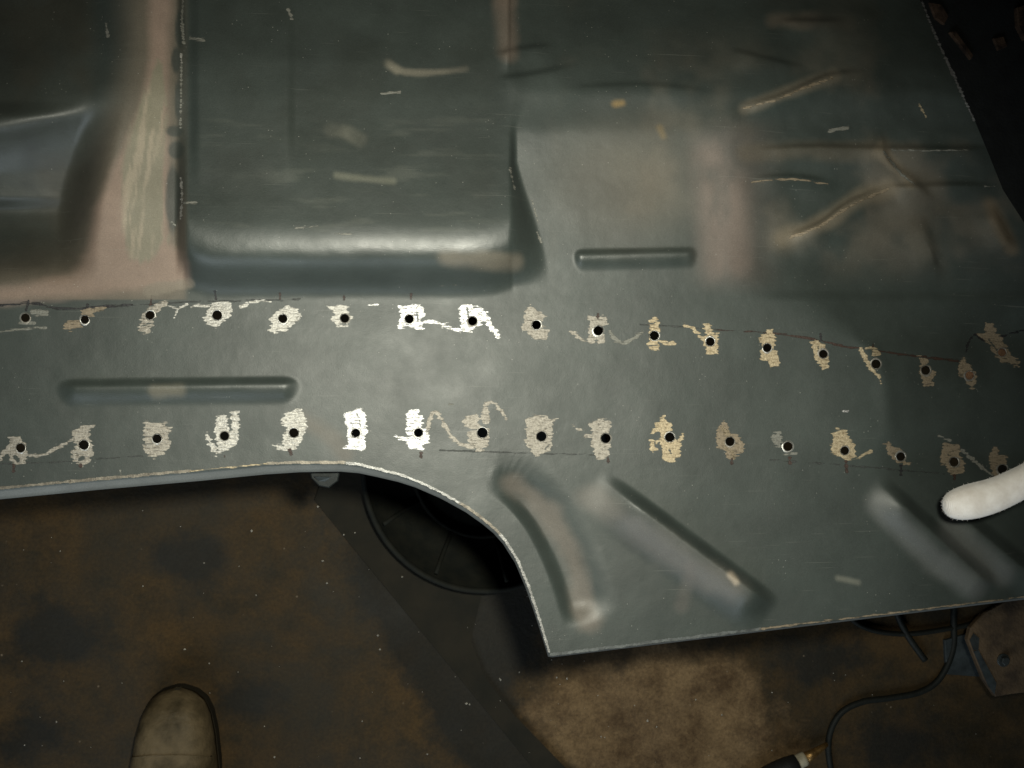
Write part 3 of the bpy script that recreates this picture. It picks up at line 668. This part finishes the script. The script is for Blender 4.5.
V = np.stack([gx.ravel(), gy.ravel(), .0018 * (fbm(gx.ravel() * 9 + 50, gy.ravel() * 9 + 50, 88) - .5)], -1)
idx = np.arange(n * n).reshape(n, n)
Q = np.stack([idx[:-1, :-1], idx[:-1, 1:], idx[1:, 1:], idx[1:, :-1]], -1).reshape(-1, 4)
floor = mesh_obj('floor', V, Q, floor_material()); floor['kind'] = 'structure'
pp = [tuple(p[:2]) for p in P([512, 556, 640, 720, 775, 800, 760, 700, 620], [712, 664, 646, 648, 690, 750, 820, 900, 840], 0.0)]
at = floor.data.attributes.new('pale', 'FLOAT', 'POINT')
at.data.foreach_set('value', np.clip(.5 - dpoly(V[:, 0], V[:, 1], pp) / .09, 0, 1).astype(np.float32))

po = [tuple(p[:2]) for p in P([300, 420, 545, 540, 514, 590, 480, 400, 350], [470, 440, 560, 668, 708, 800, 830, 680, 590], 0.0)]
oil = np.clip(.5 - dpoly(V[:, 0], V[:, 1], po) / .10, 0, 1)
for ox, oy, rx, ry in ((60, 640, 60, 40), (190, 560, 45, 30), (820, 660, 70, 30), (900, 740, 60, 40), (250, 700, 40, 25), (30, 740, 50, 30)):
    q = P(ox, oy, 0.0); oil = np.maximum(oil, .75 * np.clip(1.25 - np.hypot((V[:, 0] - q[0]) / (rx * .00128), (V[:, 1] - q[1]) / (ry * .00128)) * .7, 0, 1))
at = floor.data.attributes.new('oil', 'FLOAT', 'POINT'); at.data.foreach_set('value', oil.astype(np.float32))

def PW(x, y, z): return [tuple(float(c) for c in p) for p in P(x, y, np.broadcast_to(np.asarray(z, float), np.shape(x)))]
def PXY(pts, z): return [p[:2] for p in PW([a for a, b in pts], [b for a, b in pts], z)]

M['board'] = simple('oily_black_board', (.014, .0135, .010), .9, 0, .4, 24, .35, (.022, .019, .013))
sheet = prism('floor_mat', PXY([(314, 500), (338, 430), (520, 430), (470, 640), (484, 677), (513, 714), (575, 778), (640, 850), (600, 850)], .004), .0015, .0055, M['board'], None, .001)
tag(sheet, 'black oily mat strip lying diagonally on the floor below the notch', 'mat')
M['shade'] = simple('black_shade_sheet', (.016, .017, .016), .7, 0, .3, 40, .3)
sh2 = prism('shade_sheet', PXY([(860, -120), (940, 250), (1040, 300), (1200, 280), (1200, -160), (900, -160)], .008), .002, .009, M['shade'], None, .001)  # added sheet that keeps the floor dark past the panel edge
tag(sh2, 'black rubber sheet added to darken the floor beyond the top right panel edge', 'rubber sheet')

# rusty scraps lying on it
M['rust2'] = simple('flaking_rust', (.10, .060, .036), .85, .1, .5, 70, .5, (.022, .014, .010))
for nm, pts, th, lab in (
    ('rusty_strip', [(950, 32), (955, 31), (973, 56), (971, 59)], .006, 'thin rusty steel strip lying slanted beyond the bare panel edge'),
    ('rusty_flake', [(930, 2), (942, 4), (949, 16), (945, 24), (936, 18)], .004, 'rust brown flake beside the top end of the bare panel edge'),
    ('rusty_offcut', [(1016, 8), (1034, 2), (1040, 34), (1024, 40), (1017, 26)], .008, 'reddish rusty offcut at the top right corner of the picture'),
    ('dull_scrap', [(994, 38), (1004, 36), (1008, 46), (999, 50)], .004, 'small dull brown scrap between the rusty strip and the reddish offcut')):
    tag(prism(nm, PXY(pts, .014), .0092, .0092 + th, M['rust2'], None, .001), lab, 'metal scrap', 'rusty scraps on the rubber sheet')

# ------------------------------------------------------------------ round drain pan below the notch
M['pan'] = simple('black_plastic', (.006, .0075, .006), .8, 0, .3, 60, .15, (.012, .0125, .009))
pc = P(487, 468, .06); root = empty('drain_pan', (pc[0], pc[1], .006)); R = .152
tag(root, 'round black plastic drain pan on the floor, half hidden under the notch', 'drain pan')
def lathe(name, prof, c, material, parent, n=72):
    V = []; Fc = []
    for r, z in prof:
        for k in range(n): V.append((c[0] + r * math.cos(2 * math.pi * k / n), c[1] + r * math.sin(2 * math.pi * k / n), z))
    for i in range(len(prof) - 1):
        for k in range(n): Fc.append((i * n + k, i * n + (k + 1) % n, (i + 1) * n + (k + 1) % n, (i + 1) * n + k))
    return attach(mesh_obj(name, V, Fc, material), parent)
lathe('bowl', [(.0001, .012), (.085, .012), (.092, .016), (.122, .030), (.140, .052), (.146, .062)], pc, M['pan'], root)
lathe('rim', [(.1462, .060), (.1470, .064), (.151, .0648), (.153, .063), (.1535, .060), (.1525, .057), (.1475, .056)], pc, M['pan'], root)
lathe('outer_wall', [(.1522, .056), (.148, .030), (.142, .0062), (.02, .0062)], pc, M['pan'], root)
lathe('inner_ring', [(.086, .0125), (.0875, .022), (.091, .022), (.0925, .0165)], pc, M['pan'], root)
for k in range(10):
    a = math.radians(-116 + 36 * k); c, s = math.cos(a), math.sin(a)
    pl = []
    for r, z in ((.093, .019), (.112, .030), (.128, .044), (.142, .060)):
        pl.append((pc[0] + r * c, pc[1] + r * s, z))
    attach(tube('rib', pl, .0028, M['pan'], None, 8), root)

# ------------------------------------------------------------------ cable, fitting and rusty plate on the right
M['cable'] = simple('black_cable_sheath', (.012, .014, .012), .6, 0, .3, 120, .2)
def cable(name, pts, z, r, label):
    q = smooth_line([np.array(p) for p in PW([a for a, b in pts], [b for a, b in pts], z)], 10)
    o = tube(name, q, r, M['cable'], None, 10); return tag(o, label, 'cable')
cable('cable', [(960, 560), (954, 610), (953, 648), (940, 678), (920, 692), (890, 698), (862, 702), (840, 714), (829, 738), (831, 770), (845, 830)], .0045, .0042,
      'long black cable curving over the floor from the panel to the fitting')
cable('cable', [(825, 590), (850, 618), (872, 630), (905, 634), (940, 630), (975, 622), (1010, 600)], .0045, .0035, 'short black cable loop just below the right lower panel edge')
cable('cable', [(884, 580), (896, 612), (908, 636), (925, 660)], .0045, .0045, 'straight dark cable end crossing the short loop by the panel edge')

# fitting at the bottom edge of the picture
M['brass'] = simple('tarnished_brass', (.45, .27, .10), .4, .8, .5, 200, .2)
M['black'] = simple('black_handle', (.02, .02, .019), .5, 0, .3, 80, .2)
M['ivory'] = simple('ivory_ring', (.42, .38, .28), .5, 0, .3, 90, .1)
a, b_ = np.array(PW([765], [778], .014)[0]), np.array(PW([806], [758], .014)[0])
root = empty('hose_fitting', (a[0], a[1], 0)); tag(root, 'black hose fitting with pale collar and brass tip at the bottom edge', 'fitting')
dv = (b_ - a); L = np.linalg.norm(dv); dv = dv / L
at_ = lambda t: tuple(a + dv * t * L)
attach(tube('handle', [at_(t) for t in (-.6, -.1, .3, .55, .78)], lambda t: .011 + .003 * math.sin(t * 3.1), M['black'], None, 16), root)
attach(tube('collar', [at_(t) for t in (.78, .84, .92, .98)], .0095, M['ivory'], None, 16), root)
attach(tube('brass_tip', [at_(.98)] + PW([812, 820, 827], [754, 749, 744], [.012, .010, .008]), lambda t: .0075 - .0045 * t, M['brass'], None, 12), root)

# rusty plate of a stand
M['plate'] = simple('rusty_brown_plate', (.115, .078, .045), .75, .1, .5, 45, .5, (.05, .036, .024))
M['blue'] = simple('chipped_blue_paint', (.045, .055, .058), .5, 0, .5, 60, .2)
z = .10
op = [(968, 640), (971, 628), (985, 612), (1010, 598), (1100, 560), (1120, 660), (1050, 690), (1013, 694), (996, 697), (984, 680)]
c0 = PW([1010], [650], 0)[0]
root = empty('steel_stand', (c0[0], c0[1], 0)); tag(root, 'rusty brown steel stand plate with a bolt at the right edge', 'stand')
attach(prism('top_plate', PXY(op, z), z - .008, z, M['plate'], None, .0015), root)
attach(prism('edge_paint', PXY([(973, 651), (978, 650), (996, 683), (994, 694), (988, 686)], z), z + .0003, z + .0012, M['blue'], None), root)
attach(prism('edge_paint', PXY([(969.5, 640), (973, 633), (979, 638), (978, 650), (973, 650)], z), z + .0003, z + .0010, M['zinc'], None), root)
bx, by, _ = PW([1003], [660], z)[0]
attach(prism('washer', [(bx + .0085 * math.cos(t * math.pi / 8), by + .0085 * math.sin(t * math.pi / 8)) for t in range(16)], z + .0002, z + .002, M['zinc'], None, .0005), root)
attach(prism('bolt_head', [(bx + .0055 * math.cos(t * math.pi / 3 + .3), by + .0055 * math.sin(t * math.pi / 3 + .3)) for t in range(6)], z + .0021, z + .007, M['zinc'], None, .0008), root)
attach(prism('post', PXY([(1000, 640), (1060, 625), (1070, 660), (1010, 675)], .05), .006, z - .0085, M['plate'], None), root)
attach(prism('foot', PXY([(944, 640), (1080, 600), (1090, 680), (972, 676), (946, 674)], .004), .0008, .006, M['blue'], None, .001), root)

# ------------------------------------------------------------------ boot of the person standing at the panel
M['leather'] = simple('worn_brown_leather', (.150, .112, .062), .62, 0, .4, 38, .5, (.052, .040, .021))
M['sole'] = simple('dark_boot_sole', (.030, .025, .015), .8, 0, .3, 60, .3)
toe = np.array(PW([174], [694], .05)[0]); heel = np.array(PW([164], [960], .05)[0])
ax = heel - toe; ax[2] = 0; Lb = .30; ax = ax / np.linalg.norm(ax); sd_ = np.array([-ax[1], ax[0], 0])
root = empty('work_boot', (toe[0], toe[1], 0)); tag(root, 'worn brown leather work boot toe at the lower left', 'boot')
def halfw(t):  return np.interp(t, [0, .015, .05, .10, .18, .32, .45, .6, .8, .93, 1], [.004, .020, .0335, .041, .047, .053, .052, .044, .038, .034, .012])
def topz(t):   return np.interp(t, [0, .02, .06, .12, .2, .3, .42, .55, .68, .8, .95, 1], [.034, .048, .061, .069, .072, .074, .088, .125, .20, .23, .23, .22])
def loft(name, fw_, zb, zt, material, nt_=56, ns=22, dome=1.0):
    V = []; Fc = []
    for i in range(nt_):
        t = (i / (nt_ - 1)) ** 1.5; c = toe + ax * t * Lb; hw = fw_(t); z0 = zb(t); z1 = zt(t)
        for k in range(ns):
            a = math.pi * k / (ns - 1)
            u = math.copysign(abs(math.cos(a)) ** .62, math.cos(a)); v_ = math.sin(a) ** (.75 * dome)
            p = c + sd_ * hw * u * (1 + .0 * v_); V.append((p[0], p[1], z0 + (z1 - z0) * v_))
    for i in range(nt_ - 1):
        for k in range(ns - 1): Fc.append((i * ns + k, i * ns + k + 1, (i + 1) * ns + k + 1, (i + 1) * ns + k))
        Fc.append((i * ns, (i + 1) * ns, (i + 1) * ns + ns - 1, i * ns + ns - 1))
    return attach(mesh_obj(name, V, Fc, material), root)
loft('upper', lambda t: halfw(t) * .97, lambda t: .020, topz, M['leather'])
def sole_outline(grow): 
    ts = np.concatenate([np.linspace(0, .08, 10), np.linspace(.1, 1, 24)])
    l = [toe + ax * (t * Lb - grow * (1 - t)) + sd_ * (halfw(t) + grow) for t in ts]; r = [toe + ax * (t * Lb - grow * (1 - t)) - sd_ * (halfw(t) + grow) for t in ts[::-1]]
    return [tuple(p[:2]) for p in l + r]
attach(prism('sole', sole_outline(-.0005), .001, .0235, M['sole'], None, .002), root)
# stitched cap seam
for t0 in (.225,):
    sm = []
    for k in range(3, 20):
        a = math.pi * k / 22; t = t0 - .04 * math.sin(a) ** 2 + .03
        u = math.copysign(abs(math.cos(a)) ** .62, math.cos(a)); v_ = math.sin(a) ** .75
        p = toe + ax * t * Lb + sd_ * halfw(t) * .97 * u; sm.append((p[0], p[1], .020 + (topz(t) - .020) * v_ + .0006))
    attach(tube('toe_cap_seam', sm, .0007, M['leather'], None, 6), root)

# ------------------------------------------------------------------ white cotton glove reaching in from the right
m, nt, b = mat('white_knitted_cotton'); co = objco(nt)
wv = N(nt, 'ShaderNodeTexWave'); wv.inputs['Scale'].default_value = 330; wv.inputs['Distortion'].default_value = 1.5; nt.links.new(co, wv.inputs['Vector'])
cc = mix(nt, ramp(nt, noise(nt, co, 90, 5), [(.35, 0.0), (.65, 1.0)]), (.56, .52, .48), (.68, .65, .62)); nt.links.new(cc, b.inputs['Base Color'])
b.inputs['Roughness'].default_value = .95; b.inputs['Sheen Weight'].default_value = .3
bump(nt, b, math_(nt, 'ADD', wv.outputs['Fac'], noise(nt, co, 500, 3)), .25, .001); M['cotton'] = m
def skin_chain(name, nodes, edges, rads, material):
    me = bpy.data.meshes.new(name); me.from_pydata(nodes, edges, []); me.update(); me.materials.append(material)
    o = bpy.data.objects.new(name, me); COL.objects.link(o)
    sk = o.modifiers.new('skin', 'SKIN'); sk.use_smooth_shade = True
    if not me.skin_vertices: me.skin_vertices.new(name='')
    for k, r in enumerate(rads): me.skin_vertices[0].data[k].radius = (r, r * .95); me.skin_vertices[0].data[k].use_root = (k == 0)
    ss = o.modifiers.new('subdivision', 'SUBSURF'); ss.levels = 2; ss.render_levels = 3
    return o
GZ = H + .055
def gp(x, y, up_): return PW([x], [y], GZ + up_)[0]
nodes = [gp(1260, 420, .03), gp(1185, 428, .02), gp(1110, 440, .016), gp(1068, 456, .012), gp(1030, 478, .006), gp(996, 495, .002), gp(970, 502, -.002), gp(950, 506, -.006), gp(942, 507, -.008)]
edges = [(k, k + 1) for k in range(8)]; rads = [.030, .034, .024, .0142, .0134, .0146, .0162, .0126, .0055]
k0 = 9
for dx, dy in ((-2, 34), (4, 66), (14, 96)):                      # the other three fingers, curled under the palm
    nodes += [gp(1118 + dx, 448 + dy, .010), gp(1085 + dx, 455 + dy, -.012), gp(1098 + dx, 450 + dy, -.036), gp(1124 + dx, 446 + dy, -.034)]
    edges += [(1, k0), (k0, k0 + 1), (k0 + 1, k0 + 2), (k0 + 2, k0 + 3)]; rads += [.014, .0125, .0115, .010]; k0 += 4
nodes += [gp(1190, 395, -.004), gp(1150, 398, -.022), gp(1118, 420, -.034)]; edges += [(0, k0), (k0, k0 + 1), (k0 + 1, k0 + 2)]; rads += [.016, .0135, .011]
k0 += 3
nodes += [gp(1400, 400, .06)]; edges += [(0, k0)]; rads += [.036]
hand = skin_chain('gloved_hand', nodes, edges, rads, M['cotton'])
dg = bpy.context.evaluated_depsgraph_get(); em = hand.evaluated_get(dg).to_mesh()   # loose cotton fibres
fv = []; ff = []
for p in em.polygons:
    if p.center.x > PW([1060], [470], GZ)[0][0]: continue
    for r_ in range(2):
        c_ = p.center + Vector((random.uniform(-1, 1), random.uniform(-1, 1), random.uniform(-1, 1))) * .0006
        d_ = (p.normal + Vector((random.uniform(-1, 1), random.uniform(-1, 1), random.uniform(-1, 1))) * .9).normalized()
        t_ = d_.orthogonal().normalized() * .00013; L_ = random.uniform(.0005, .0014); k_ = len(fv)
        bend = Vector((random.uniform(-1, 1), random.uniform(-1, 1), random.uniform(-1, 1))) * .0006
        fv += [c_ - t_, c_ + t_, c_ + d_ * L_ + bend]; ff.append((k_, k_ + 1, k_ + 2))
fz = mesh_obj('fuzz', fv, ff, M['cotton'], hand, False); fz['kind'] = 'stuff'
tag(hand, 'white cotton gloved finger reaching in at the right edge above the panel', 'hand')

# ------------------------------------------------------------------ loose grit and metal chips on the floor
M['grit'] = simple('pale_grit', (.55, .52, .45), .6, 0, .4, 300, .1)
V = []; Fc = []
spots = [(318, 506), (344, 534), (327, 582), (402, 576), (378, 634), (355, 532), (427, 752), (466, 702), (275, 755), (360, 756), (205, 562), (210, 662), (257, 594), (323, 560), (186, 648), (144, 585), (499, 677), (469, 703),
         (556, 676), (646, 719), (655, 725), (566, 677), (720, 713), (694, 698), (144, 510), (62, 550), (24, 660), (58, 720), (600, 735), (500, 678), (770, 691), (708, 628), (380, 648), (252, 530), (280, 665)]
for i in range(50): spots.append((random.uniform(0, 560), random.uniform(520, 768)))
for i in range(20): spots.append((random.uniform(560, 1000), random.uniform(650, 768)))
for i, (x, y) in enumerate(spots):
    c = PW([x], [y], 0.0)[0]; s = random.uniform(.0007, .0015) if i < 34 else random.uniform(.0003, .0008)
    o = len(V)
    for d in ((1, 0, 0), (-1, 0, 0), (0, 1, 0), (0, -1, 0), (0, 0, 1), (0, 0, -1)):
        V.append((c[0] + d[0] * s * random.uniform(.6, 1.5), c[1] + d[1] * s * random.uniform(.6, 1.5), .0075 + d[2] * s))
    for f in ((0, 2, 4), (2, 1, 4), (1, 3, 4), (3, 0, 4), (2, 0, 5), (1, 2, 5), (3, 1, 5), (0, 3, 5)): Fc.append(tuple(o + k for k in f))
gr = mesh_obj('grit', V, Fc, M['grit'], None, False)
tag(gr, 'pale grit and paint chips scattered over the dark floor', 'grit', kind='stuff')
